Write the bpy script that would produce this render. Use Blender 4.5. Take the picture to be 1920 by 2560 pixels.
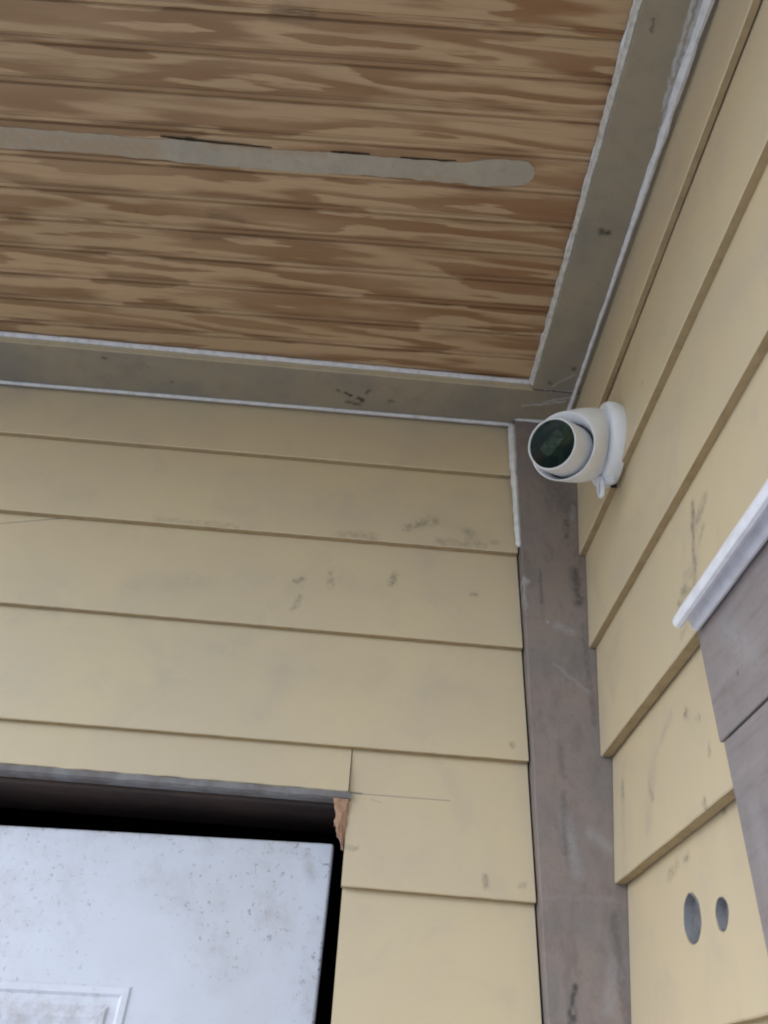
import bpy, bmesh, math, random
from mathutils import Vector, Matrix, noise
R = math.radians
random.seed(7)
for o in list(bpy.data.objects): bpy.data.objects.remove(o)
scene = bpy.context.scene
col = scene.collection

# ------------------------------------------------------------------ camera
CAM = Vector((-0.3002, -0.9615, 1.6))
yaw, pitch, roll = R(0.823), R(37.47), R(4.237)
fw = Vector((math.sin(yaw)*math.cos(pitch), math.cos(yaw)*math.cos(pitch), math.sin(pitch)))
r0 = Vector((math.cos(yaw), -math.sin(yaw), 0)); u0 = r0.cross(fw)
rt = r0*math.cos(roll) + u0*math.sin(roll); up = -r0*math.sin(roll) + u0*math.cos(roll)
cd = bpy.data.cameras.new('camera'); cam = bpy.data.objects.new('camera', cd); col.objects.link(cam)
m3 = Matrix((rt, up, -fw)).transposed()
cam.matrix_world = Matrix.Translation(CAM) @ m3.to_4x4()
cd.sensor_fit = 'VERTICAL'; cd.sensor_height = 36; cd.sensor_width = 27; cd.lens = 0.7855*36
cd.clip_start = 0.01; cd.clip_end = 2000
cd.dof.use_dof = True; cd.dof.focus_distance = 0.85; cd.dof.aperture_fstop = 9.0
scene.camera = cam

# ------------------------------------------------------------------ sky and sun
SUN_AZ, SUN_EL = R(233), R(36)          # compass bearing of the sun (0 = +y, clockwise), height
w = bpy.data.worlds.new('World'); scene.world = w; w.use_nodes = True
nt = w.node_tree; nt.nodes.clear()
sky = nt.nodes.new('ShaderNodeTexSky'); sky.sky_type = 'NISHITA'; sky.sun_disc = False
sky.sun_elevation = SUN_EL; sky.sun_rotation = SUN_AZ; sky.dust_density = 0.6; sky.air_density = 1.0; sky.ozone_density = 2.5
bg = nt.nodes.new('ShaderNodeBackground'); bg.inputs[1].default_value = 0.15
wo = nt.nodes.new('ShaderNodeOutputWorld')
nt.links.new(sky.outputs[0], bg.inputs[0]); nt.links.new(bg.outputs[0], wo.inputs[0])
sd = bpy.data.lights.new('sun', 'SUN'); sun = bpy.data.objects.new('sun', sd); col.objects.link(sun)
sd.energy = 1.5; sd.angle = R(60); sd.color = (1.0, 0.98, 0.95)
sdir = Vector((math.sin(SUN_AZ)*math.cos(SUN_EL), math.cos(SUN_AZ)*math.cos(SUN_EL), math.sin(SUN_EL)))
sun.rotation_euler = sdir.to_track_quat('Z', 'Y').to_euler(); sun.location = sdir*10
scene.render.engine = 'CYCLES'
scene.cycles.filter_width = 2.0; scene.cycles.max_bounces = 5; scene.cycles.diffuse_bounces = 4; scene.cycles.glossy_bounces = 3
scene.cycles.caustics_reflective = False; scene.cycles.caustics_refractive = False
vs = scene.view_settings
vs.view_transform = 'Standard'; vs.look = 'None'; vs.exposure = 0.89; vs.gamma = 1; vs.use_curve_mapping = False
scene.render.resolution_x = 768; scene.render.resolution_y = 1024

# ------------------------------------------------------------------ material helpers
class NT:
    def __init__(s, name, rough=.6, spec=.3):
        s.m = bpy.data.materials.new(name); s.m.use_nodes = True
        s.t = s.m.node_tree; s.b = s.t.nodes['Principled BSDF']
        s.b.inputs['Roughness'].default_value = rough; s.b.inputs['Specular IOR Level'].default_value = spec
    def new(s, t): return s.t.nodes.new(t)
    def put(s, sock, v):
        if v is None: return
        if hasattr(v, 'is_output') : s.t.links.new(v, sock)
        else: sock.default_value = v
    def geo(s): return s.new('ShaderNodeNewGeometry').outputs['Position']
    def vec(s, op, a, b=None, out=0):
        n = s.new('ShaderNodeVectorMath'); n.operation = op; s.put(n.inputs[0], a); s.put(n.inputs[1], b); return n.outputs[out]
    def mul(s, v, sc): return s.vec('MULTIPLY', v, sc)
    def math(s, op, a, b=None, c=None, clamp=False):
        n = s.new('ShaderNodeMath'); n.operation = op; n.use_clamp = clamp
        for i, x in enumerate((a, b, c)): s.put(n.inputs[i], x)
        return n.outputs[0]
    def noise(s, v, scale, detail=2, rough=.5, dist=0., color=False):
        n = s.new('ShaderNodeTexNoise'); s.put(n.inputs['Vector'], v); n.inputs['Scale'].default_value = scale
        n.inputs['Detail'].default_value = detail; n.inputs['Roughness'].default_value = rough; n.inputs['Distortion'].default_value = dist
        return n.outputs[1 if color else 0]
    def ramp(s, f, a, b, lo=0., hi=1.):
        n = s.new('ShaderNodeMapRange'); n.interpolation_type = 'SMOOTHSTEP'
        for i, x in zip((0, 1, 2, 3, 4), (f, a, b, lo, hi)): s.put(n.inputs[i], x)
        return n.outputs[0]
    def mix(s, f, a, b, mode='MIX'):
        n = s.new('ShaderNodeMix'); n.data_type = 'RGBA'; n.blend_type = mode
        s.put(n.inputs[0], f); s.put(n.inputs[6], a if hasattr(a, 'is_output') else (*a, 1)); s.put(n.inputs[7], b if hasattr(b, 'is_output') else (*b, 1))
        return n.outputs[2]
    def color(s, c): s.put(s.b.inputs['Base Color'], c if hasattr(c, 'is_output') else (*c, 1))
    def bump(s, h, strength=.3, dist=.001):
        n = s.new('ShaderNodeBump'); n.inputs['Strength'].default_value = strength; n.inputs['Distance'].default_value = dist
        s.put(n.inputs['Height'], h); s.t.links.new(n.outputs[0], s.b.inputs['Normal'])

def mark_group():
    g = bpy.data.node_groups.new('mark', 'ShaderNodeTree'); I = g.interface
    for n in ('P', 'A', 'B'): I.new_socket(n, in_out='INPUT', socket_type='NodeSocketVector')
    for n in ('Radius', 'Strength'): I.new_socket(n, in_out='INPUT', socket_type='NodeSocketFloat')
    I.new_socket('Mask', in_out='OUTPUT', socket_type='NodeSocketFloat')
    N = g.nodes; L = g.links.new; gi = N.new('NodeGroupInput'); go = N.new('NodeGroupOutput')
    def vm(op, a, b, o=0):
        n = N.new('ShaderNodeVectorMath'); n.operation = op; L(a, n.inputs[0]); L(b, n.inputs[1]); return n.outputs[o]
    pa = vm('SUBTRACT', gi.outputs[0], gi.outputs[1]); ba = vm('SUBTRACT', gi.outputs[2], gi.outputs[1])
    d1 = vm('DOT_PRODUCT', pa, ba, 1); d2 = vm('DOT_PRODUCT', ba, ba, 1)
    ad = N.new('ShaderNodeMath'); ad.operation = 'ADD'; L(d2, ad.inputs[0]); ad.inputs[1].default_value = 1e-8
    dv = N.new('ShaderNodeMath'); dv.operation = 'DIVIDE'; dv.use_clamp = True; L(d1, dv.inputs[0]); L(ad.outputs[0], dv.inputs[1])
    sc = N.new('ShaderNodeVectorMath'); sc.operation = 'SCALE'; L(ba, sc.inputs[0]); L(dv.outputs[0], sc.inputs[3])
    dist = vm('DISTANCE', pa, sc.outputs[0], 1)
    mr = N.new('ShaderNodeMapRange'); mr.interpolation_type = 'SMOOTHSTEP'
    L(dist, mr.inputs[0]); L(gi.outputs[3], mr.inputs[1]); mr.inputs[2].default_value = 0.0
    mr.inputs[3].default_value = 0; L(gi.outputs[4], mr.inputs[4])
    L(mr.outputs[0], go.inputs[0])
    return g
MARK = mark_group()
def marks(k, p, lst):
    """sum of capsule-shaped stains: (A, B, radius, strength)"""
    acc = None
    for A, B, r, st in lst:
        A = tuple(A); B = tuple(B)
        n = k.new('ShaderNodeGroup'); n.node_tree = MARK
        k.put(n.inputs[0], p); n.inputs[1].default_value = A; n.inputs[2].default_value = B
        n.inputs[3].default_value = r; n.inputs[4].default_value = st
        acc = n.outputs[0] if acc is None else k.math('MAXIMUM', acc, n.outputs[0])
    return acc

def siding_mat(name, flat, dark, pencil, soft, base=(.65, .53, .345)):
    k = NT(name, .5, .35); P = k.geo()
    q = k.mul(P, flat)
    qj = q
    if dark or soft:
        jit = k.vec('MULTIPLY', k.vec('SUBTRACT', k.noise(P, 48, 4, .7, color=True), (.5, .5, .5)), (.018, .018, .018))
        qj = k.vec('ADD', q, k.mul(jit, flat))
    c = k.mix(k.ramp(k.noise(P, 5, 3, .55), .35, .7), base, tuple(x*f for x, f in zip(base, (.93, .94, 1.0))))
    c = k.mix(k.ramp(k.noise(P, 13, 4, .62, .6), .48, .78, 0, .42), c, (.49, .41, .33))
    c = k.mix(k.ramp(k.noise(P, 420, 2, .6), .3, .8, 0, .10), c, (.52, .44, .28))
    if soft: c = k.mix(k.math('MULTIPLY', marks(k, q, soft), k.ramp(k.noise(P, 34, 4, .65), .25, .7, .15, .75)), c, (.36, .31, .245))
    if dark: c = k.mix(k.math('MULTIPLY', marks(k, qj, dark), k.ramp(k.noise(P, 115, 4, .75), .30, .70, .0, 1.0)), c, (.215, .175, .145))
    if pencil: c = k.mix(marks(k, q, pencil), c, (.17, .165, .155))
    k.color(c)
    k.bump(k.noise(P, 60, 4, .7), .16, .002)
    return k.m
soften = lambda L: [(a, b, r*1.5, s_*.95) for a, b, r, s_ in L]
V = lambda x, z: (x, 0, z)
Y = lambda y, z: (0, y, z)
back_dark = [(V(-.250, 2.313), V(-.212, 2.330), .010, .75), (V(-.219, 2.338), V(-.213, 2.326), .006, .7), (V(-.160, 2.314), V(-.150, 2.294), .009, .75),
  (V(-.402, 2.205), V(-.393, 2.209), .005, .9), (V(-.356, 2.224), V(-.354, 2.203), .005, .8), (V(-.269, 2.212), V(-.263, 2.232), .006, .9),
  (V(-.399, 2.161), V(-.394, 2.181), .005, .8), (V(-.152, 2.209), V(-.150, 2.209), .006, .8), (V(-.104, 1.989), V(-.104, 1.989), .0045, 1.),
  (V(-.099, 1.826), V(-.099, 1.826), .0045, 1.), (V(-.142, 1.833), V(-.141, 1.824), .004, .9), (V(-.348, 2.291), V(-.297, 2.289), .008, .55),
  (V(-.201, 2.292), V(-.139, 2.290), .008, .6), (V(-.300, 1.854), V(-.290, 1.853), .004, .6), (V(-.62, 2.29), V(-.50, 2.288), .005, .4), (V(-.125, 2.30), V(-.118, 2.298), .006, .6)]
back_pencil = [(V(-.303, 1.917), V(-.288, 1.9165), .0022, .95), (V(-.288, 1.9165), V(-.182, 1.9165), .0013, .6), (V(-.277, 1.911), V(-.264, 1.908), .001, .35),
  (V(-.840, 2.265), V(-.752, 2.285), .0022, .55)]
back_soft = [(V(-.624, 2.175), V(-.531, 2.192), .030, .35), (V(-.191, 2.062), V(-.143, 2.058), .022, .25), (V(-.59, 2.02), V(-.56, 2.02), .03, .15), (V(-.35, 2.06), V(-.28, 2.07), .04, .15), (V(-.2, 2.33), V(-.14, 2.31), .03, .3), (V(-.4, 2.2), V(-.26, 2.21), .03, .16), (V(-.09, 2.45), V(-.09, 2.30), .012, .2)]
right_dark = [(Y(-.359, 2.100), Y(-.354, 2.074), .0055, .95), (Y(-.354, 2.074), Y(-.348, 2.044), .0045, .9), (Y(-.348, 2.044), Y(-.341, 2.012), .0045, .85), (Y(-.357, 2.09), Y(-.344, 2.02), .0025, .8),
  (Y(-.390, 2.086), Y(-.366, 2.080), .006, .75), (Y(-.377, 2.066), Y(-.367, 2.054), .005, .6), (Y(-.313, 2.030), Y(-.330, 2.020), .006, .75), (Y(-.303, 2.023), Y(-.314, 2.012), .006, .7), (Y(-.322, 2.043), Y(-.345, 2.03), .006, .5),
  (Y(-.253, 1.932), Y(-.261, 1.927), .006, .95), (Y(-.284, 1.915), Y(-.285, 1.912), .004, .8), (Y(-.144, 1.899), Y(-.154, 1.883), .006, .7), (Y(-.054, 1.934), Y(-.055, 1.915), .006, .75),
  (Y(-.283, 1.838), Y(-.287, 1.831), .005, .9), (Y(-.172, 1.815), Y(-.146, 1.811), .007, .7), (Y(-.316, 2.318), Y(-.316, 2.316), .005, .6), (Y(-.305, 1.879), Y(-.305, 1.872), .004, .6), (Y(-.20, 1.817), Y(-.19, 1.815), .004, .7), (Y(-.33, 1.995), Y(-.30, 1.99), .006, .4)]
right_soft = [(Y(-.36, 2.10), Y(-.342, 2.01), .012, .6), (Y(-.32, 2.03), Y(-.335, 2.0), .016, .6), (Y(-.385, 2.085), Y(-.36, 2.07), .014, .5), (Y(-.216, 1.945), Y(-.162, 1.920), .010, .5), (Y(-.162, 1.920), Y(-.135, 1.86), .022, .45), (Y(-.05, 1.93), Y(-.055, 1.86), .012, .35), (Y(-.36, 2.07), Y(-.34, 2.01), .02, .3), (Y(-.31, 2.02), Y(-.34, 2.0), .02, .3), (Y(-.06, 2.08), Y(-.08, 2.03), .02, .25), (Y(-.05, 2.22), Y(-.07, 2.17), .02, .2), (Y(-.27, 1.92), Y(-.29, 1.90), .02, .2)]
_cache = {}
def board_mat(side, z0, z1):
    """paint of one board with only the scuffs that lie on it"""
    D, Pn, S, fl = (soften(back_dark), back_pencil, back_soft, (1, 0, 1)) if side == 'back' else (soften(right_dark), [], right_soft, (0, 1, 1))
    on = lambda L: [m for m in L if z0-.004 <= (m[0][2]+m[1][2])/2 < z1+.004]
    d, p, f = on(D), on(Pn), on(S); key = (side, str(d+p+f))
    if key not in _cache: _cache[key] = siding_mat('siding_paint', fl, d, p, f)
    return _cache[key]

def plywood():
    k = NT('plywood', .55, .25); P = k.geo()
    P = k.vec('ADD', k.mul(P, (1, 1, 0)), (3.1, 1.7, 0))
    warp = k.noise(k.mul(P, (2.2, 17, 1)), 1, 2, .5)
    warp2 = k.noise(k.vec('ADD', k.mul(P, (7, 62, 1)), (5, 3, 0)), 1, 3, .5)
    sx = k.new('ShaderNodeSeparateXYZ'); k.put(sx.inputs[0], P)
    ph = k.math('ADD', k.math('MULTIPLY', sx.outputs[1], 9.5), k.math('ADD', k.math('MULTIPLY', warp, 4.8), k.math('MULTIPLY', warp2, 1.35)))
    fr = k.math('FRACT', ph)
    rag = k.noise(k.mul(P, (26, 520, 1)), 1, 3, .65)
    fr2 = k.math('ADD', fr, k.math('MULTIPLY', k.math('SUBTRACT', rag, .5), .15))
    late = k.math('MULTIPLY', k.ramp(fr2, .22, .62), k.ramp(fr2, 1.0, .90))     # latewood patches, crisper on one side
    late = k.math('MULTIPLY', late, k.ramp(k.noise(k.vec('ADD', k.mul(P, (4, 30, 1)), (1, 8, 0)), 1, 2), .25, .65, .55, 1.0))
    tone = k.noise(k.mul(P, (2.2, 9, 1)), 1, 2)
    red = k.ramp(k.math('ADD', k.math('MULTIPLY', sx.outputs[0], .55), k.math('MULTIPLY', tone, .7)), 1.55, 2.25)
    light = k.mix(k.ramp(tone, .3, .7), (.54, .365, .212), (.485, .335, .19))
    dk = k.mix(red, (.285, .17, .086), (.28, .138, .062))
    c = k.mix(late, light, dk)
    fib = k.noise(k.mul(P, (14, 900, 1)), 1, 3, .6)
    c = k.mix(k.ramp(fib, .35, .75, 0, .3), c, (.30, .19, .105))
    streak = k.noise(k.vec('ADD', k.mul(P, (5, 190, 1)), (9, 2, 0)), 1, 2, .5)
    c = k.mix(k.ramp(streak, .60, .76, 0, .5), c, (.19, .11, .06))
    knot = marks(k, k.vec('ADD', P, k.mul(k.noise(P, 30, 3, .6, color=True), (.03, .012, 0))), [((2.565, 1.374, 0), (2.60, 1.379, 0), .014, .55), ((2.535, 1.414, 0), (2.62, 1.404, 0), .008, .45), ((2.66, 1.119, 0), (2.70, 1.119, 0), .016, .85), ((2.46, 1.38, 0), (2.46, 1.38, 0), .006, .7)])
    c = k.mix(k.math('MULTIPLY', knot, k.ramp(rag, .35, .6)), c, (.13, .085, .05))
    k.color(c); k.put(k.b.inputs['Roughness'], k.ramp(late, 0, 1, .62, .48))
    k.bump(k.math('ADD', k.math('MULTIPLY', fib, .6), k.math('MULTIPLY', late, .5)), .35, .0006)
    return k.m
M_ply = plywood()

def blotchy(name, base, alt, spots=None, scale=9, rough=.6, spotcol=(.06, .055, .045), flat=(1, 1, 0), lights=None, lightcol=(.45, .44, .43), grain=None, bump=.25, spec=.25):
    k = NT(name, rough, spec); P = k.geo()
    c = k.mix(k.ramp(k.noise(P, scale, 4, .6), .35, .68), base, alt)
    c = k.mix(k.ramp(k.noise(P, scale*5, 4, .65), .45, .8, 0, .5), c, tuple(x*.68 for x in base))
    c = k.mix(k.ramp(k.noise(P, 380, 2, .6), .35, .75, 0, .12), c, tuple(min(1, x*1.35) for x in base))
    if grain:
        g = k.noise(k.mul(P, grain), 1, 4, .65); c = k.mix(k.ramp(g, .45, .75, 0, .5), c, tuple(x*.62 for x in base))
        g2 = k.noise(k.vec('ADD', k.mul(P, tuple(v*.45 for v in grain)), (4, 4, 4)), 1, 4, .65); c = k.mix(k.ramp(g2, .56, .78, 0, .45), c, tuple(min(1, x*1.45) for x in base))
    jit = k.vec('MULTIPLY', k.vec('SUBTRACT', k.noise(P, 80, 2, .6, color=True), (.5, .5, .5)), (.010, .010, .010))
    qj = k.mul(k.vec('ADD', P, jit), flat)
    if lights: c = k.mix(k.math('MULTIPLY', marks(k, qj, lights), k.ramp(k.noise(P, 150, 2), .15, .55)), c, lightcol)
    if spots: c = k.mix(k.math('MULTIPLY', marks(k, qj, spots), k.ramp(k.noise(P, 150, 2), .2, .55)), c, spotcol)
    k.color(c); k.bump(k.noise(P, 260, 4, .65), bump, .001)
    return k.m
T = lambda x, y: (x, y, 0)
M_trim = blotchy('trim_paint_dirty', (.335, .285, .205), (.26, .235, .195), [
    (T(-.749, -.072), T(-.745, -.0715), .0045, 1.), (T(-.647, -.032), T(-.647, -.032), .004, .8), (T(-.362, -.041), T(-.356, -.037), .006, 1.), (T(-.342, -.030), T(-.336, -.027), .007, 1.), (T(-.375, -.045), T(-.372, -.043), .005, .8), (T(-.36, -.02), T(-.34, -.017), .007, .7), (T(-.33, -.045), T(-.325, -.05), .005, .7),
    (T(-.036, -.369), T(-.029, -.368), .008, .9), (T(-.014, -.134), T(-.014, -.130), .006, .8), (T(-.68, -.06), T(-.68, -.06), .003, .7), (T(-.29, -.03), T(-.285, -.03), .004, .6), (T(-.05, -.62), T(-.05, -.61), .004, .7), (T(-.045, -.10), T(-.042, -.097), .004, .6)],
    scale=8, lights=[(T(-.06, -.05), T(-.0, -.075), .0022, .7), (T(-.075, -.045), T(-.01, -.062), .0035, .6), (T(-.055, -.082), T(-.002, -.084), .002, .7), (T(-.016, -.64), T(-.010, -.53), .0045, .8), (T(-.008, -.64), T(-.004, -.50), .0045, .8), (T(-.04, -.09), T(-.01, -.12), .003, .35)], lightcol=(.6, .6, .6))
M_edge = blotchy('trim_edge_paint', (.55, .47, .31), (.5, .44, .32), scale=20)
M_corner = blotchy('mauve_primer_wood', (.275, .222, .2), (.225, .198, .188), [
    (V(-.009, 2.250), V(-.007, 2.196), .012, .8), (V(-.014, 2.338), V(-.016, 2.309), .008, .7), (V(-.054, 1.728), V(-.061, 1.690), .006, 1.), (V(-.058, 2.245), V(-.060, 2.19), .004, .55), (V(-.03, 2.42), V(-.01, 2.36), .03, .4), (V(-.005, 2.16), V(-.003, 2.02), .006, .4), (V(-.05, 1.93), V(-.052, 1.86), .006, .4), (V(-.05, 1.99), V(-.048, 1.95), .006, .35), (V(-.004, 1.80), V(-.002, 1.70), .008, .4)],
    scale=15, spotcol=(.09, .08, .08), flat=(1, 0, 1), grain=(55, 40, 22),
    lights=[(V(-.002, 2.366), V(-.003, 2.343), .0075, .75), (V(-.083, 2.229), V(-.078, 2.222), .0065, .85), (V(-.082, 2.22), V(-.082, 2.18), .003, .6), (V(-.053, 2.163), V(-.053, 2.162), .0035, 1.), (V(-.038, 2.156), V(-.022, 2.148), .012, .4), (V(-.080, 1.813), V(.003, 1.817), .005, .12), (V(-.05, 1.90), V(-.04, 1.84), .012, .35), (V(-.02, 1.885), V(.0, 1.87), .012, .35), (V(-.05, 2.10), V(-.005, 2.06), .004, .3), (V(-.01, 1.75), V(-.02, 1.71), .012, .3)], lightcol=(.40, .39, .40))
M_casing = blotchy('mauve_casing_wood', (.305, .255, .245), (.27, .24, .235), [(Y(-.40, 1.9), Y(-.401, 1.9), .004, .6)], scale=10, flat=(0, 1, 1), grain=(60, 10, 120),
    lights=[(Y(-.40, 1.94), Y(-.43, 1.90), .02, .35), (Y(-.38, 1.80), Y(-.38, 1.76), .015, .25)], lightcol=(.38, .38, .38))
def plain(name, c, rough=.5, spec=.4, n=0.06, sc=60, bump=.1):
    k = NT(name, rough, spec); P = k.geo()
    c2 = k.mix(k.ramp(k.noise(P, sc, 3, .6), .4, .75, 0, 1), c, tuple(max(0, x*(1-n*3)) for x in c))
    k.color(c2)
    if bump: k.bump(k.noise(P, sc*6, 3), bump, .0006)
    return k.m
M_lip_shade = plain('painted_lip_shade', (.42, .32, .185), .7, .2, .06, 70, .15)  # lap shadow painted as a darker brown on the lip undersides
M_caulk = plain('white_caulk', (.80, .80, .81), .55, .3, .07, 90, .2)
M_caulk_dirty = plain('cream_caulk', (.66, .63, .55), .6, .3, .1, 120, .3)
M_capw = plain('white_drip_cap_paint', (.84, .83, .87), .45, .4, .05, 60)
M_plastic = plain('white_camera_plastic', (.86, .88, .93), .38, .45, .02, 50, .03)
M_barrel = plain('camera_barrel_plastic', (.74, .74, .76), .35, .45, .02, 50, .03)
M_gap = plain('black_gap_rubber', (.02, .02, .022), .5, .3, 0, 10, 0)
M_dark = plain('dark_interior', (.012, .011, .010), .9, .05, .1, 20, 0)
M_header = blotchy('weathered_header_wood', (.075, .05, .042), (.045, .033, .03), scale=14, grain=(9, 160, 160))
M_cut = blotchy('grey_cut_edge', (.24, .235, .235), (.15, .125, .115), scale=26, spotcol=(.02, .02, .02))
M_split = blotchy('splintered_raw_wood', (.42, .25, .16), (.34, .20, .13), scale=60, grain=(220, 220, 40), bump=.6)
M_sheath = blotchy('grey_sheathing', (.25, .25, .26), (.20, .20, .205), scale=50, bump=.5)
M_fibre = blotchy('grey_fibre_board', (.22, .22, .225), (.13, .13, .135), scale=60, bump=.8)
M_putty = blotchy('grey_putty', (.43, .375, .295), (.38, .335, .27), scale=18, rough=.7, lights=[(T(-.82, -.415), T(-.62, -.415), .03, .85), (T(-.55, -.428), T(-.40, -.43), .008, .6), (T(-.30, -.41), T(-.22, -.41), .006, .5)], lightcol=(.40, .30, .195))
M_gouge = plain('dark_gouge', (.05, .035, .025), .9, .1, .1, 90, 0)
M_gouge2 = plain('chalk_grey_rim', (.3, .3, .31), .8, .1, .1, 90, .3)
k = NT('painted_reflection_glass', .10, .06); P = k.geo(); k.color(k.mix(k.ramp(k.noise(P, 55, 3, .6), .42, .68), (.003, .007, .006), (.007, .024, .012))); M_glass = k.m  # dark glass; the green mottling stands in for reflected trees
k = NT('grey_green_plate', .4, .1); P = k.geo(); k.color(k.mix(k.ramp(k.noise(P, 160, 3, .65), .4, .65), (.014, .030, .020), (.04, .056, .042))); M_plate = k.m

def door_mat():
    k = NT('dirty_white_door', .42, .4); P = k.geo()
    c = k.mix(k.ramp(k.noise(P, 6, 4, .6), .4, .75), (.72, .74, .81), (.66, .675, .73))
    dens = k.ramp(k.noise(k.vec('ADD', P, (2.2, 0, .4)), 5.5, 3, .6), .42, .68)
    grime_and_shade = marks(k, k.mul(k.vec('ADD', P, k.mul(k.noise(P, 18, 4, .65, color=True), (.05, 0, .05))), (1, 0, 1)), [(V(-.70, 1.885), V(-.30, 1.892), .028, .7), (V(-.295, 1.89), V(-.298, 1.70), .03, .75), (V(-.37, 1.86), V(-.36, 1.80), .06, .7), (V(-.44, 1.83), V(-.40, 1.77), .05, .6), (V(-.50, 1.85), V(-.47, 1.82), .04, .5), (V(-.60, 1.84), V(-.58, 1.80), .04, .35)])  # grime, plus grey shade painted down the door's right edge
    dens = k.math('MAXIMUM', k.math('MULTIPLY', dens, .65), k.math('MULTIPLY', grime_and_shade, 1.25, clamp=True))
    sp = k.noise(P, 120, 3, .66)
    c = k.mix(k.math('MULTIPLY', k.ramp(sp, .57, .70), k.math('MULTIPLY', dens, .85)), c, (.34, .305, .31))
    sp2 = k.noise(k.vec('ADD', P, (7, 1, 3)), 150, 2, .55)
    c = k.mix(k.math('MULTIPLY', k.ramp(sp2, .665, .74), k.math('MULTIPLY_ADD', dens, .6, .15)), c, (.24, .19, .185))
    haze_ = k.ramp(k.noise(k.vec('ADD', P, (1, 5, 2)), 20, 5, .68), .42, .74, .08, .75)
    c = k.mix(k.math('MULTIPLY', haze_, dens), c, (.46, .42, .42))
    m = marks(k, k.mul(k.vec('ADD', P, k.mul(k.noise(P, 40, 4, .65, color=True), (.03, 0, .03))), (1, 0, 1)), [(V(-.70, 1.685), V(-.535, 1.690), .028, .5), (V(-.33, 1.865), V(-.325, 1.845), .012, .5)])
    c = k.mix(k.math('MULTIPLY', m, k.ramp(k.noise(P, 60, 4, .7), .3, .62)), c, (.42, .36, .35))
    k.color(c); k.bump(k.noise(P, 220, 4, .65), .15, .001)
    return k.m
M_door = door_mat()

# ------------------------------------------------------------------ object helpers
def link(name, bm, mat, parent=None, smooth=False, kind=None):
    bmesh.ops.recalc_face_normals(bm, faces=bm.faces)
    me = bpy.data.meshes.new(name); bm.to_mesh(me); bm.free()
    o = bpy.data.objects.new(name, me); me.materials.append(mat); col.objects.link(o)
    if smooth:
        for p in me.polygons: p.use_smooth = True
        me.set_sharp_from_angle(angle=R(38))
    if parent:
        o.parent = parent
        if parent.type == 'EMPTY': o.location = -parent.location      # sub-parts sit under a mesh at the origin
    if kind: o['kind'] = kind
    return o
def thing(name, label, cat, loc, group=None):
    o = bpy.data.objects.new(name, None); o.empty_display_size = .05; col.objects.link(o)
    o.location = loc; o['label'] = label; o['category'] = cat
    if group: o['group'] = group
    return o
def box(bm, x0, x1, y0, y1, z0, z1):
    v = [bm.verts.new((x, y, z)) for x in (x0, x1) for y in (y0, y1) for z in (z0, z1)]
    for f in ((0, 1, 3, 2), (4, 6, 7, 5), (0, 4, 5, 1), (2, 3, 7, 6), (0, 2, 6, 4), (1, 5, 7, 3)): bm.faces.new([v[i] for i in f])
def bbox(name, dims, mat, parent=None, bev=.0015, kind=None):
    bm = bmesh.new(); box(bm, *dims)
    if bev: bmesh.ops.bevel(bm, geom=bm.edges[:], offset=bev, segments=2, profile=.6, affect='EDGES')
    return link(name, bm, mat, parent, False, kind)
def loft(bm, rings, closed=True, caps=True):
    R_ = [[bm.verts.new(p) for p in r] for r in rings]
    n = len(R_[0])
    for a, b in zip(R_, R_[1:]):
        for i in range(n if closed else n-1): bm.faces.new((a[i], a[(i+1) % n], b[(i+1) % n], b[i]))
    if caps: bm.faces.new(R_[0]); bm.faces.new(R_[-1])
    return R_
def wob(x, s, seed): return noise.noise(Vector((x*s, seed*3.7, 1.3)))
def sweep(name, prof, a0, a1, place, mat, parent, step=.02, smooth=False):
    """prof(a) -> [(d, z)] cross-section at a along the run; place(a, d, z) -> point"""
    n = max(1, int(abs(a1-a0)/step)); bm = bmesh.new()
    loft(bm, [[place(a0+(a1-a0)*i/n, d, z) for d, z in prof(a0+(a1-a0)*i/n)] for i in range(n+1)])
    return link(name, bm, mat, parent, smooth)
PB = lambda a, d, z: (a, d, z)           # back wall: run along x, depth +y
PR = lambda a, d, z: (d, a, z)           # right wall: run along y, depth +x
cnt = [0]
def siding(parent, side, place, a0, a1, zl, zt, ub=.0125, rough=.00035, top=.0108):
    """one bevelled lap board; zl(a) bottom lip, zt(a) hidden top"""
    cnt[0] += 1; sd_ = cnt[0]
    ph = random.uniform(-.0008, .0008); mat = board_mat(side, min(zl(a0), zl(a1)), zt(a1)-.014)
    def prof(a):
        b = zl(a) + rough*(wob(a, 60, sd_)+.6*wob(a, 170, sd_+50)); t = zt(a); d = ph*.3 + .0004*wob(a, 9, sd_+20)
        return [(d, b+.0012), (d+.0010, b), (ub, b), (.0188, t), (top+d, t)]
    o = sweep('siding_board', prof, a0, a1, place, mat, parent, .012)
    o.data.materials.append(M_lip_shade)
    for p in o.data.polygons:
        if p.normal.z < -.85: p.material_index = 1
    return o
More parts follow.
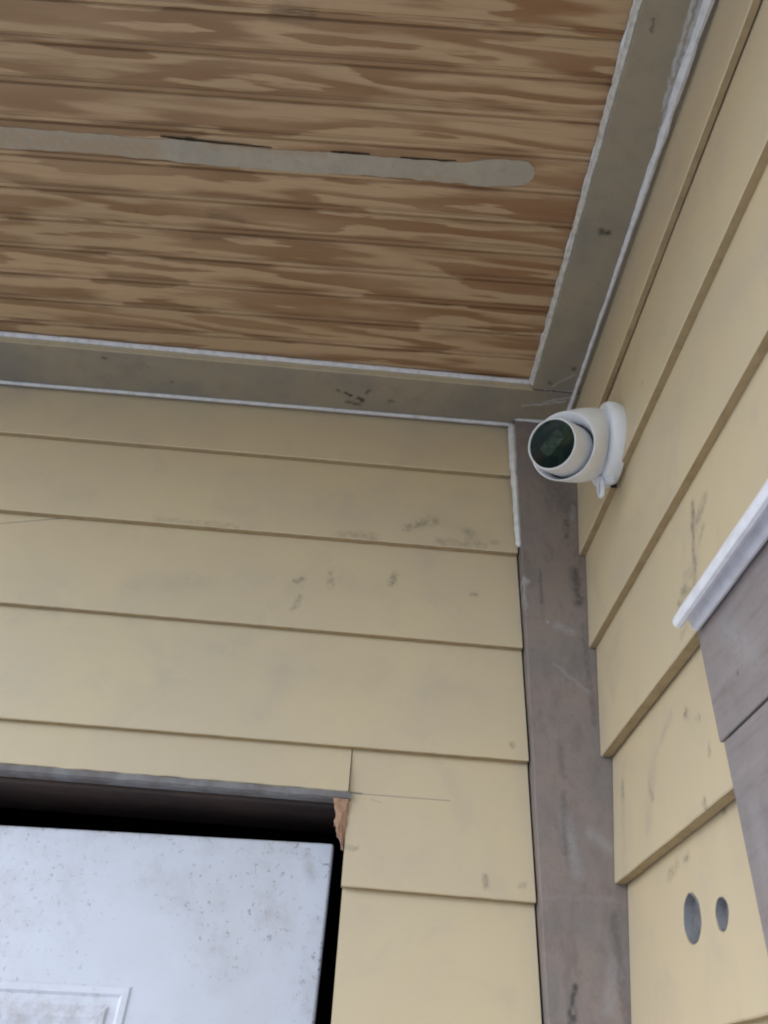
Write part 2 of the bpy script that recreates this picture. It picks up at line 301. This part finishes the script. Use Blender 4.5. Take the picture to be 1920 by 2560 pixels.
def caulk(name, pts, r, mat, parent, jit=.3, step=.006, seed=0, off=.0, flat=None):
    """uneven hand-run bead along a polyline"""
    P_ = []
    for a, b in zip(pts, pts[1:]):
        a, b = Vector(a), Vector(b); n = max(2, int((b-a).length/step))
        P_ += [a.lerp(b, i/n) for i in range(n)]
    P_.append(Vector(pts[-1]))
    bm = bmesh.new(); rings = []; L = 0
    for i, p in enumerate(P_):
        t = (P_[min(i+1, len(P_)-1)]-P_[max(i-1, 0)]).normalized()
        s = t.orthogonal().normalized() if abs(t.z) > .9 else t.cross(Vector((0, 0, 1))).normalized(); q = t.cross(s)
        L = i*step; rr = (r(i/len(P_)) if callable(r) else r)*(1+jit*wob(L, 45, seed)+jit*.7*wob(L, 140, seed+9))
        if i in (0, len(P_)-1): rr *= .35
        c = p + s*off*wob(L, 30, seed+3) + q*off*wob(L, 33, seed+5)
        rings.append([c + (s*math.cos(k_*math.pi/4)+q*math.sin(k_*math.pi/4))*rr*(1+jit*.35*wob(L+k_, 90, seed+k_)) for k_ in range(8)])
    loft(bm, rings); return link(name, bm, mat, parent, True)

# ------------------------------------------------------------------ ground, floor, roof
def sheet(name, x0, x1, y0, y1, z, mat):
    bm = bmesh.new(); vv = [bm.verts.new(p) for p in ((x0, y0, z), (x1, y0, z), (x1, y1, z), (x0, y1, z))]; bm.faces.new(vv)
    return link(name, bm, mat, None, False, 'structure')
M_ground = blotchy('pale_bounce_ground', (.50, .485, .45), (.44, .425, .395), scale=3)  # unseen ground, made pale to bounce light up to the ceiling
M_floor = blotchy('porch_concrete', (.56, .555, .54), (.52, .515, .50), scale=4)
sheet('ground', -600, 600, -600, 600, -.30, M_ground)
fl = bbox('porch_floor', (-3.2, .35, -2.4, .3, -.6, -.15), M_floor, None, .01, 'structure')

# ------------------------------------------------------------------ back wall
bw = thing('siding_wall', 'pale yellow lap siding wall above and beside the white door', 'wall', (-.8, .02, -.15))
zb = [(2.4305, -.0032), (2.2824, -.002), (2.1268, -.007), (1.9706, -.0024), (1.810, -.0073)]   # lip height at the corner, slope per metre
def lip(k_):
    if k_ < 0: return lambda a: 2.585 + (a*0)
    if k_ < 5: z, s = zb[k_]; return lambda a: z + s*(a+.085)
    return lambda a: 1.810-.158*(k_-4)
XR = -.0860; OX, OL, OZ = -.302, -1.24, 1.916
for k_ in range(0, 13):
    zl, zu = lip(k_), lip(k_-1); zt = (lambda zu: (lambda a: zu(a)+.014 if k_ else 2.56))(zu)
    ub = (.0090, .0098, .0084, .0088, .0092)[k_] if k_ < 5 else .0090
    if k_ < 4: siding(bw, 'back', PB, -1.7, XR, zl, zt, ub)
    elif k_ == 4:
        siding(bw, 'back', PB, OX-.0012, XR, zl, zt, .0090)
        siding(bw, 'back', PB, -1.7, OX-.0022, lambda a: OZ + .0012*wob(a, 40, 77) - .002*(a-OX), zt, .016, .0008)
        siding(bw, 'back', PB, -1.7, OL, zl, lambda a: OZ-.001)
    else:
        siding(bw, 'back', PB, OX+.0015*wob(k_, 1, 4), XR, zl, zt, .0090); siding(bw, 'back', PB, -1.7, OL, zl, zt)
for dims in ((-1.7, .02, .0195, .04, OZ+.004, 2.60), (OX+.004, .02, .0195, .04, -.15, OZ+.004), (-1.7, OL-.004, .0195, .04, -.15, OZ+.004)):
    bbox('sheathing', dims, M_sheath, bw, 0)
caulk('caulk_bead', [(-1.7, -.001, 2.5395), (-.9, -.001, 2.5395), (-.086, -.001, 2.5405)], .0030, M_caulk, bw, .10, seed=4, off=.0003)

# ------------------------------------------------------------------ door opening
df = thing('door_frame', 'weathered brown door frame with a splintered corner above the white door', 'door frame', (-.77, .06, -.15))
sweep('cut_edge', lambda a: [(-.0005+.0006*wob(a, 70, 5), OZ-.0006-.002*(a-OX)), (-.0008, OZ-.0075+.0014*wob(a, 60, 8)-.002*(a-OX)), (.004, OZ-.0095+.001*wob(a, 90, 2)-.002*(a-OX)), (.018, OZ-.0095-.002*(a-OX)), (.018, OZ-.0006-.002*(a-OX))], OL, OX+.001, PB, M_cut, df, .008)
bbox('header', (OL, OX-.001, .0185, .13, OZ-.014, OZ+.003), M_header, df, .003)
bbox('jamb', (OX+.0015, OX+.035, .0415, .13, -.15, OZ-.001), M_header, df, .002)
bbox('jamb', (OL-.035, OL-.0015, .0415, .13, -.15, OZ-.001), M_header, df, .002)
# splintered wood hanging in the corner
sp = [(-.3225, 1.9075), (-.3030, 1.9085), (-.3028, 1.8930), (-.3032, 1.8800), (-.3036, 1.8640), (-.3050, 1.8530), (-.3078, 1.8545), (-.3092, 1.8590), (-.3100, 1.8655), (-.3138, 1.8700), (-.3150, 1.8770), (-.3178, 1.8800), (-.3168, 1.8880), (-.3182, 1.8960), (-.3172, 1.9010)]
bm = bmesh.new()
f0 = [bm.verts.new((x, .002+.003*wob(z, 200, 3), z)) for x, z in sp]; f1 = [bm.verts.new((x+.001, .017, z)) for x, z in sp]
cf = bm.verts.new((-.3095, -.001, 1.888)); n = len(sp)
for i in range(n):
    bm.faces.new((f0[i], f0[(i+1) % n], cf)); bm.faces.new((f0[i], f1[i], f1[(i+1) % n], f0[(i+1) % n]))
bm.faces.new(f1)
bmesh.ops.subdivide_edges(bm, edges=bm.edges[:], cuts=2, use_grid_fill=True)
for v in bm.verts: v.co += noise.noise_vector(v.co*140)*.0022
link('splinter', bm, M_split, df)
# dark room beyond the gap
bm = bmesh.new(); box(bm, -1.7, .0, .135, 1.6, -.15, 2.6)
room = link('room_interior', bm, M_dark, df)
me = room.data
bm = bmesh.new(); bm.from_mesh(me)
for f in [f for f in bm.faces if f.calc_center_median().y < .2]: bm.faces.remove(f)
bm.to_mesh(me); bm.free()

# door, sagging by about a degree
dr = thing('door', 'dirty white panel door set back in the opening', 'door', (-.317, .05, -.15))
bm = bmesh.new(); box(bm, -.90, 0, 0, .044, -2.0, 0)
bmesh.ops.bevel(bm, geom=bm.edges[:], offset=.004, segments=3, profile=.5, affect='EDGES')
# tilt: top edge falls to the left, right edge leans left going down
DA2 = R(1.2); c, s = math.cos(DA2), math.sin(DA2)
DT = lambda x, y, z: Vector((-.3158 + c*x + s*z*.8, .05 + y, 1.8695 + s*x + c*z))
for v in bm.verts: v.co = DT(*v.co)
link('slab', bm, M_door, dr, True)
def dpanel(x0, x1, z0, z1):
    bm = bmesh.new(); rings = []
    for ins, dep in ((0, .0005), (.003, -.0022), (.009, -.0026), (.012, -.0004), (.020, -.0004), (.023, -.0026), (.031, -.003), (.045, -.0006), (.06, -.0008)):
        rings.append([DT(x, dep, z) for x, z in ((x0+ins, z0+ins), (x1-ins, z0+ins), (x1-ins, z1-ins), (x0+ins, z1-ins))])
    r_ = loft(bm, rings, True, False); bm.faces.new(r_[-1]); link('panel', bm, M_door, dr)
for x0, x1 in ((-.42, -.1985), (-.78, -.50)):
    dpanel(x0, x1, -.60, -.158); dpanel(x0, x1, -1.70, -.75)

# ------------------------------------------------------------------ right wall
rw = thing('siding_wall', 'pale yellow lap siding wall at right carrying the white camera', 'wall', (.02, -.9, -.15))
zr = [2.4225, 2.2745, 2.125, 1.976, 1.831]
rl = lambda k_: (lambda a: 2.56) if k_ < 0 else ((lambda a: zr[k_] + (.004*(a+.4) if k_ == 0 else -.004*(a+.3))*(-1 if k_ == 0 else -1)) if k_ < 5 else (lambda a: 1.831-.152*(k_-4)))
YC, YE = -.0158, -1.25
right_boards = []
for k_ in range(0, 13):
    zl, zu = rl(k_), rl(k_-1); zt = (lambda zu: (lambda a: zu(a)+.014 if k_ else 2.56))(zu)
    ub = {0: .0078, 3: .0122, 4: .0122}.get(k_, .0098); tp_ = {4: .0155, 5: .0160}.get(k_, .0108)
    if k_ < 4: b = siding(rw, 'right', PR, YC, YE, zl, zt, ub)
    else: b = siding(rw, 'right', PR, YC, -.3505-.0015*(k_-3), zl, zt, ub, .0006, tp_)
    right_boards.append(b)
bbox('sheathing', (.0195, .04, YE, .019, -.15, 2.60), M_sheath, rw, 0)
# two drilled holes through the lowest board in view
bd = right_boards[5]
def drill(bd, y, z, r, seed):
    bm = bmesh.new()
    ring = lambda x: [(x, y+math.cos(t*math.tau/28)*r*(1+.10*wob(t, .33, seed)), z+math.sin(t*math.tau/28)*r*(1+.10*wob(t, .33, seed))) for t in range(28)]
    loft(bm, [ring(-.01), ring(.03)])
    bmesh.ops.recalc_face_normals(bm, faces=bm.faces)
    me = bpy.data.meshes.new('cut'); bm.to_mesh(me); bm.free(); o = bpy.data.objects.new('cut', me); col.objects.link(o)
    md = bd.modifiers.new('b', 'BOOLEAN'); md.operation = 'DIFFERENCE'; md.object = o; md.solver = 'EXACT'
    dg = bpy.context.evaluated_depsgraph_get(); dg.update()
    nm = bpy.data.meshes.new_from_object(bd.evaluated_get(dg)); bd.modifiers.clear(); bd.data = nm
    bpy.data.objects.remove(o); bpy.data.meshes.remove(me)
    # grey fibre-cement rim lining the drilled hole
    bm = bmesh.new()
    rr = lambda x, f: [(x, y+math.cos(t*math.tau/28)*r*f*(1+.10*wob(t, .33, seed)), z+math.sin(t*math.tau/28)*r*f*(1+.10*wob(t, .33, seed))) for t in range(28)]
    loft(bm, [rr(.0075, .995), rr(.0075, .95), rr(.019, .93), rr(.019, .995), rr(.0075, .995)], True, False)
    link('hole_rim', bm, M_sheath, bd, True)
    bm = bmesh.new(); loft(bm, [rr(.0158, .94), rr(.0175, .94)]); link('hole_backing', bm, M_fibre, bd)
drill(bd, -.1995, 1.7625, .0205, 3); drill(bd, -.2632, 1.7545, .0132, 8)
caulk('caulk_bead', [(-.0005, -.022, 2.540), (-.0005, -.09, 2.540), (-.0005, -.35, 2.540), (-.001, -.60, 2.540), (-.001, -1.25, 2.540)], lambda t: .0030+.0030*max(0, math.sin(t*5.2-1.0))**2, M_caulk, rw, .22, seed=12, off=.0006)

# casing of the neighbouring opening with its drip cap
dc = thing('door_casing', 'mauve wood casing under a white ridged drip cap at the right edge', 'door casing', (0, -.6, 1.9))
CF = -.0065
def cas(y0, y1, z0, z1, name):
    bm = bmesh.new(); box(bm, CF, .0185, y0, y1, z0, z1); bmesh.ops.bevel(bm, geom=bm.edges[:], offset=.0007, segments=1, affect='EDGES'); return link(name, bm, M_casing, dc)
cas(-1.23, -.3475, 1.8645, 1.972, 'head_casing')
o_ = cas(-.470, -.3545, -.15, 1.8620, 'side_casing'); cas(-1.23, -1.12, -.15, 1.8620, 'side_casing')
def capprof(a):
    P_ = [(.0005, 1.992), (-.022, 1.985)]
    for t in range(7): an = R(120+t*38); P_.append((-.0265+.0046*math.cos(an), 1.9690+.0062*math.sin(an)))
    P_ += [(-.0195, 1.9718), (-.0165, 1.9722)]
    for t in range(6): an = R(165+t*32); P_.append((-.0112+.0042*math.cos(an), 1.9668+.0052*math.sin(an)))
    P_ += [(-.0066, 1.9722), (.0005, 1.9724)]
    return [(d, z+.0006*wob(a, 20, 6)) for d, z in P_]
sweep('drip_cap', capprof, -.356, -1.24, PR, M_capw, dc, .02, True)

# ------------------------------------------------------------------ corner board
cb = thing('corner_board', 'mauve primed corner board standing between the two siding walls', 'trim', (-.04, .0, -.15))
bm = bmesh.new()
nz = 60
rings = []
for i in range(nz+1):
    z = -.15 + (2.541+.15)*i/nz; e = .0006*wob(z, 14, 2)
    rings.append([(-.0832+e, .0185, z), (-.0832+e, -.0130, z), (-.0822+e, -.0142, z), (.0170, -.0142, z), (.0170, .0185, z)])
loft(bm, rings); link('board', bm, M_corner, cb)
caulk('caulk_bead', [(-.0866, -.0070, 2.537), (-.0872, -.0065, 2.43), (-.0862, -.0070, 2.35), (-.0856, -.0075, 2.288)], lambda t: .0062-.0012*t, M_caulk, cb, .28, seed=21, off=.0010)
caulk('caulk_bead', [(-.083, -.0145, 2.5395), (-.03, -.0145, 2.5405), (.0, -.0145, 2.540)], .0028, M_caulk, cb, .3, seed=25, off=.0006)

# ------------------------------------------------------------------ ceiling
ce = thing('porch_ceiling', 'brown beadboard plywood porch ceiling with a grey putty streak', 'ceiling', (-.8, -.7, 2.562))
ZP = 2.562; SP = .0464
def rotc(x, y): return (x, y + math.tan(R(-.95))*(x+.065))
for k_ in range(-2, 24):
    y1 = -.125 - SP*(k_-1); y0 = y1 - SP      # nearer edge is y0
    prof = [(y1-.0003, ZP+.010), (y1-.0003, ZP+.0025), (y1-.0016, ZP+.0008), (y1-.0030, ZP+.0002), (y1-.0050, ZP+.0001), (y1-.0064, ZP+.0010), (y1-.0072, ZP+.0026), (y1-.0096, ZP+.0026), (y1-.0106, ZP+.0008), (y1-.0118, ZP),
            (y0+.0026, ZP), (y0+.0016, ZP+.0008), (y0+.0012, ZP+.0026), (y0+.0003, ZP+.0026), (y0+.0003, ZP+.010)]
    bm = bmesh.new(); rings = []
    for x in (-1.55, -.0):
        rings.append([(*rotc(x, y), z) for y, z in prof])
    loft(bm, rings); link('board', bm, M_ply, ce)
# grey putty streak with a rounded end
tp = [(-1.2, -.431), (-.80, -.4293), (-.69, -.4300), (-.603, -.4300), (-.59, -.4335), (-.467, -.4300), (-.40, -.4330), (-.3425, -.4337), (-.30, -.4325), (-.2267, -.4353), (-.20, -.4420), (-.1588, -.4445), (-.146, -.4425), (-.138, -.4370), (-.1348, -.4300)]
bt = [(-.1365, -.4220), (-.1413, -.4153), (-.152, -.4105), (-.1698, -.4090), (-.19, -.4060), (-.2229, -.4077), (-.28, -.4060), (-.3413, -.4074), (-.40, -.4040), (-.4597, -.4026), (-.5779, -.4029), (-.6955, -.4045), (-.8141, -.4010), (-1.2, -.401)]
out = []
P_ = tp+bt
for a, b in zip(P_, P_[1:]+P_[:1]):
    n = max(1, int(math.dist(a, b)/.008))
    for i in range(n):
        x = a[0]+(b[0]-a[0])*i/n; y = a[1]+(b[1]-a[1])*i/n; out.append((x, y+.0016*wob(x, 55, 9)+.0010*wob(x, 170, 4)+.0006*wob(x, 400, 6)))
bm = bmesh.new()
lo = [bm.verts.new((x, y, ZP-.0011)) for x, y in out]; hi = [bm.verts.new((x, y, ZP+.001)) for x, y in out]
for i in range(len(out)): j = (i+1) % len(out); bm.faces.new((lo[i], lo[j], hi[j], hi[i]))
bmesh.ops.triangle_fill(bm, use_beauty=True, edges=[e for e in bm.edges if e.verts[0].co.z < ZP and e.verts[1].co.z < ZP])
link('putty_streak', bm, M_putty, ce)
def gouge(x0, y0, x1, y1, wd, seed):
    bm = bmesh.new(); n = 24; L_ = []; H_ = []
    for i in range(n+1):
        t = i/n; x = x0+(x1-x0)*t; y = y0+(y1-y0)*t + .0008*wob(x, 60, seed); h = wd*(math.sin(math.pi*min(1, t*1.0+.02))**.5)*(1+.5*wob(x, 90, seed+3))*(1.5 if t < .3 else .85)
        L_.append((x, y-h, ZP-.0016)); H_.append((x, y+h, ZP-.0016))
    va = [bm.verts.new(p) for p in L_]; vb = [bm.verts.new(p) for p in H_]; vc = [bm.verts.new((p[0], (p[1]+q[1])/2, ZP-.0019)) for p, q in zip(L_, H_)]
    vd = [bm.verts.new((p[0], (p[1]+q[1])/2, ZP+.001)) for p, q in zip(L_, H_)]
    for i in range(n):
        bm.faces.new((va[i], va[i+1], vc[i+1], vc[i])); bm.faces.new((vc[i], vc[i+1], vb[i+1], vb[i]))
        bm.faces.new((va[i], va[i+1], vd[i+1], vd[i])); bm.faces.new((vb[i], vb[i+1], vd[i+1], vd[i]))
    link('gouge', bm, M_gouge, ce)
gouge(-.604, -.4345, -.466, -.4325, .0013, 2); gouge(-.392, -.4345, -.343, -.4355, .0012, 5); gouge(-.305, -.4345, -.235, -.4365, .0007, 8)
rf = bbox('roof', (-1.55, .45, -1.25, .45, 2.60, 2.72), M_header, None, .01)
rf['label'] = 'roof slab covering the porch above the plywood ceiling'; rf['category'] = 'roof'

# ceiling trim boards
t1 = thing('ceiling_trim', 'dirty beige ceiling trim board along the top of the door wall', 'trim', (-.8, -.04, 2.542), 'ceiling trim boards')
def trimprof(e, s):  # (d, z) rectangle with eased edges, d from wall out to e
    return [(.012, 2.5605), (.012, 2.542), (e+.0012, 2.542), (e, 2.5432), (e, 2.5605)]
sweep('board', lambda a: trimprof(-.0805+.0009*wob(a, 12, 3)-.010*(a+.065)*-1*.9, 1), -1.7, .012, PB, M_trim, t1, .02)
t2 = thing('ceiling_trim', 'dirty beige ceiling trim board along the top of the camera wall', 'trim', (-.03, -.7, 2.542), 'ceiling trim boards')
sweep('board', lambda a: trimprof(-.0662+.0007*wob(a, 14, 8), 1), -.0835, -1.25, PR, M_trim, t2, .02)
# painted edge strips and caulk at the inner edges
ed = lambda a: -.0805-.009*(a+.065)*-1
sweep('edge_band', lambda a: [(ed(a)-.0016, 2.5425), (ed(a)-.0018, 2.553), (ed(a)+.001, 2.553), (ed(a)+.001, 2.5425)], -1.7, -.0665, PB, M_edge, t1, .02)
caulk('caulk_bead', [(-1.7, ed(-1.7)-.002, 2.5575), (-.9, ed(-.9)-.002, 2.5575), (-.0665, ed(-.0665)-.002, 2.5575)], .0044, M_caulk, t1, .10, seed=31, off=.0004)
caulk('caulk_bead', [(-.0675, -.0825, 2.5515), (-.0675, -.35, 2.5520), (-.0672, -.7, 2.5520), (-.067, -1.25, 2.5520)], (lambda t: .0050), M_caulk_dirty, t2, .32, .005, 37, .0010)
caulk('caulk_bead', [(-.0685, -.084, 2.5575), (-.0685, -.35, 2.5580), (-.0685, -.7, 2.5580), (-.068, -1.25, 2.5580)], (lambda t: .0038), M_caulk, t2, .42, .004, 39, .0009)

# ------------------------------------------------------------------ security camera
BC = Vector((0, -.199, 2.3245))
sc = thing('security_camera', 'white turret security camera mounted on the right siding wall', 'camera', (-.002, BC.y, BC.z))
NS = 48
def circ(x, r, cy=BC.y, cz=BC.z): return [Vector((x, cy+math.cos(t*math.tau/NS)*r, cz+math.sin(t*math.tau/NS)*r)) for t in range(NS)]
bm = bmesh.new()
loft(bm, [circ(.004, .0545), circ(-.002, .0565), circ(-.0085, .0568), circ(-.0120, .0560), circ(-.0145, .0542), circ(-.0158, .0515), circ(-.0162, .046), circ(-.0162, .03)])
base = link('base', bm, M_plastic, sc, True)
n_ = Vector((-.6606, -.6528, -.3707)).normalized()
LC = Vector((-.095, -.254, 2.267))
ax = (Vector((0, 0, 1)) - n_*n_.z).normalized(); ay = n_.cross(ax)
def ring(t, r, up_=0): # ring around the lens axis, t metres behind the front
    c_ = LC - n_*t + ax*up_
    return [c_ + (ax*math.sin(q*math.tau/NS) + ay*math.cos(q*math.tau/NS))*r for q in range(NS)]
# housing: lofted from the base to the tilted collar; both rings start on the same side
A = circ(-.0158, .0445)
B = ring(.030, .0440, .0042)
best = None
for rev in (False, True):
    for sft in range(NS):
        Bs = [B[((-i if rev else i)+sft) % NS] for i in range(NS)]
        d_ = sum((p-q).length for p, q in zip(A, Bs))
        if best is None or d_ < best[0]: best = (d_, rev, sft)
al = lambda L_: [L_[((-i if best[1] else i)+best[2]) % NS] for i in range(NS)]
B = al(B)
C1 = al(ring(.0290, .0432, .0040)); C2 = al(ring(.0296, .0420, .0038)); C3 = al(ring(.044, .0362)); C4 = al(ring(.052, .0352))
rings = [circ(-.0145, .0440)]
for i in range(0, 11):
    t = i/10; bul = .0040*math.sin(math.pi*t**.9)
    row = []
    for p, q in zip(A, B):
        m = p.lerp(q, t); cen = Vector((-.0158, BC.y, BC.z)).lerp(LC-n_*.030+ax*.0042, t); row.append(m + (m-cen).normalized()*bul)
    rings.append(row)
bm = bmesh.new(); loft(bm, rings + [C1, C2, C3, C4], True, True); link('housing', bm, M_plastic, sc, True)
bm = bmesh.new(); loft(bm, [ring(.055, .0350), ring(.044, .0350), ring(.0438, .0335), ring(.055, .033)]); link('collar_gap', bm, M_gap, sc, True)
bm = bmesh.new(); loft(bm, [ring(.056, .0332), ring(.020, .0332), ring(.003, .0328), ring(.0008, .0322), ring(0, .0314), ring(.0004, .0304), ring(.0022, .0300), ring(.006, .0298)], True, False); barrel = link('barrel', bm, M_barrel, sc, True)
bm = bmesh.new(); rg = loft(bm, [ring(.0024, .0300), ring(.0018, .020), ring(.0014, .009)], True, False); bm.faces.new(rg[-1]); link('lens_glass', bm, M_glass, barrel, True)
# tilted grey-green plate at the front glass
bm = bmesh.new(); e1 = (rt*.80 + up*.60); e1 = (e1 - n_*e1.dot(n_)).normalized(); e2 = n_.cross(e1)
loft(bm, [[LC - n_*tt + e1*(a*sx_) + e2*(b*sy_) + e1*.001 for a, b in ((-1, -.8), (-.8, -1), (.8, -1), (1, -.8), (1, .8), (.8, 1), (-.8, 1), (-1, .8))] for tt, sx_, sy_ in ((.0022, .0165, .0092), (.0010, .0162, .0089), (.0006, .0148, .0076))])
link('front_plate', bm, M_plate, barrel)
# screw tab with a slot at the bottom of the base
def tube(pts, r, name, mat, closed=False, parent=None):
    bm = bmesh.new(); rings = []
    n = len(pts)
    for i, p in enumerate(pts):
        a = pts[(i-1) % n] if closed else pts[max(i-1, 0)]; b = pts[(i+1) % n] if closed else pts[min(i+1, n-1)]
        t = (b-a).normalized(); s1 = t.cross(Vector((1, 0, 0))); s1 = s1.normalized() if s1.length > .05 else t.orthogonal().normalized(); s2 = t.cross(s1)
        rings.append([p+(s1*math.cos(q*math.tau/10)+s2*math.sin(q*math.tau/10))*r for q in range(10)])
    if closed: rings.append(rings[0])
    loft(bm, rings, True, not closed)
    bmesh.ops.remove_doubles(bm, verts=bm.verts, dist=1e-6)
    return link(name, bm, mat, parent, True)
ty, tz = BC.y+.014, BC.z-.0545
loop = []
for i in range(20):
    t = i*math.tau/20; loop.append(Vector((-.0165, ty + .0078*math.cos(t), tz - .006 + .0140*math.sin(t))))
tube(loop, .0030, 'screw_tab', M_plastic, True, base)
bm = bmesh.new(); box(bm, -.014, -.002, ty-.017, ty-.007, tz-.0085, tz+.006); bmesh.ops.bevel(bm, geom=bm.edges[:], offset=.0025, segments=3, affect='EDGES'); link('screw_boss', bm, M_plastic, base, True)
bm = bmesh.new(); loft(bm, [[Vector((x, -.180+math.cos(t*math.tau/12)*r, 2.272+math.sin(t*math.tau/12)*r)) for t in range(12)] for x, r in ((.006, .003), (-.0005, .003), (-.0015, .002))]); link('cable_grommet', bm, M_gap, base, True)
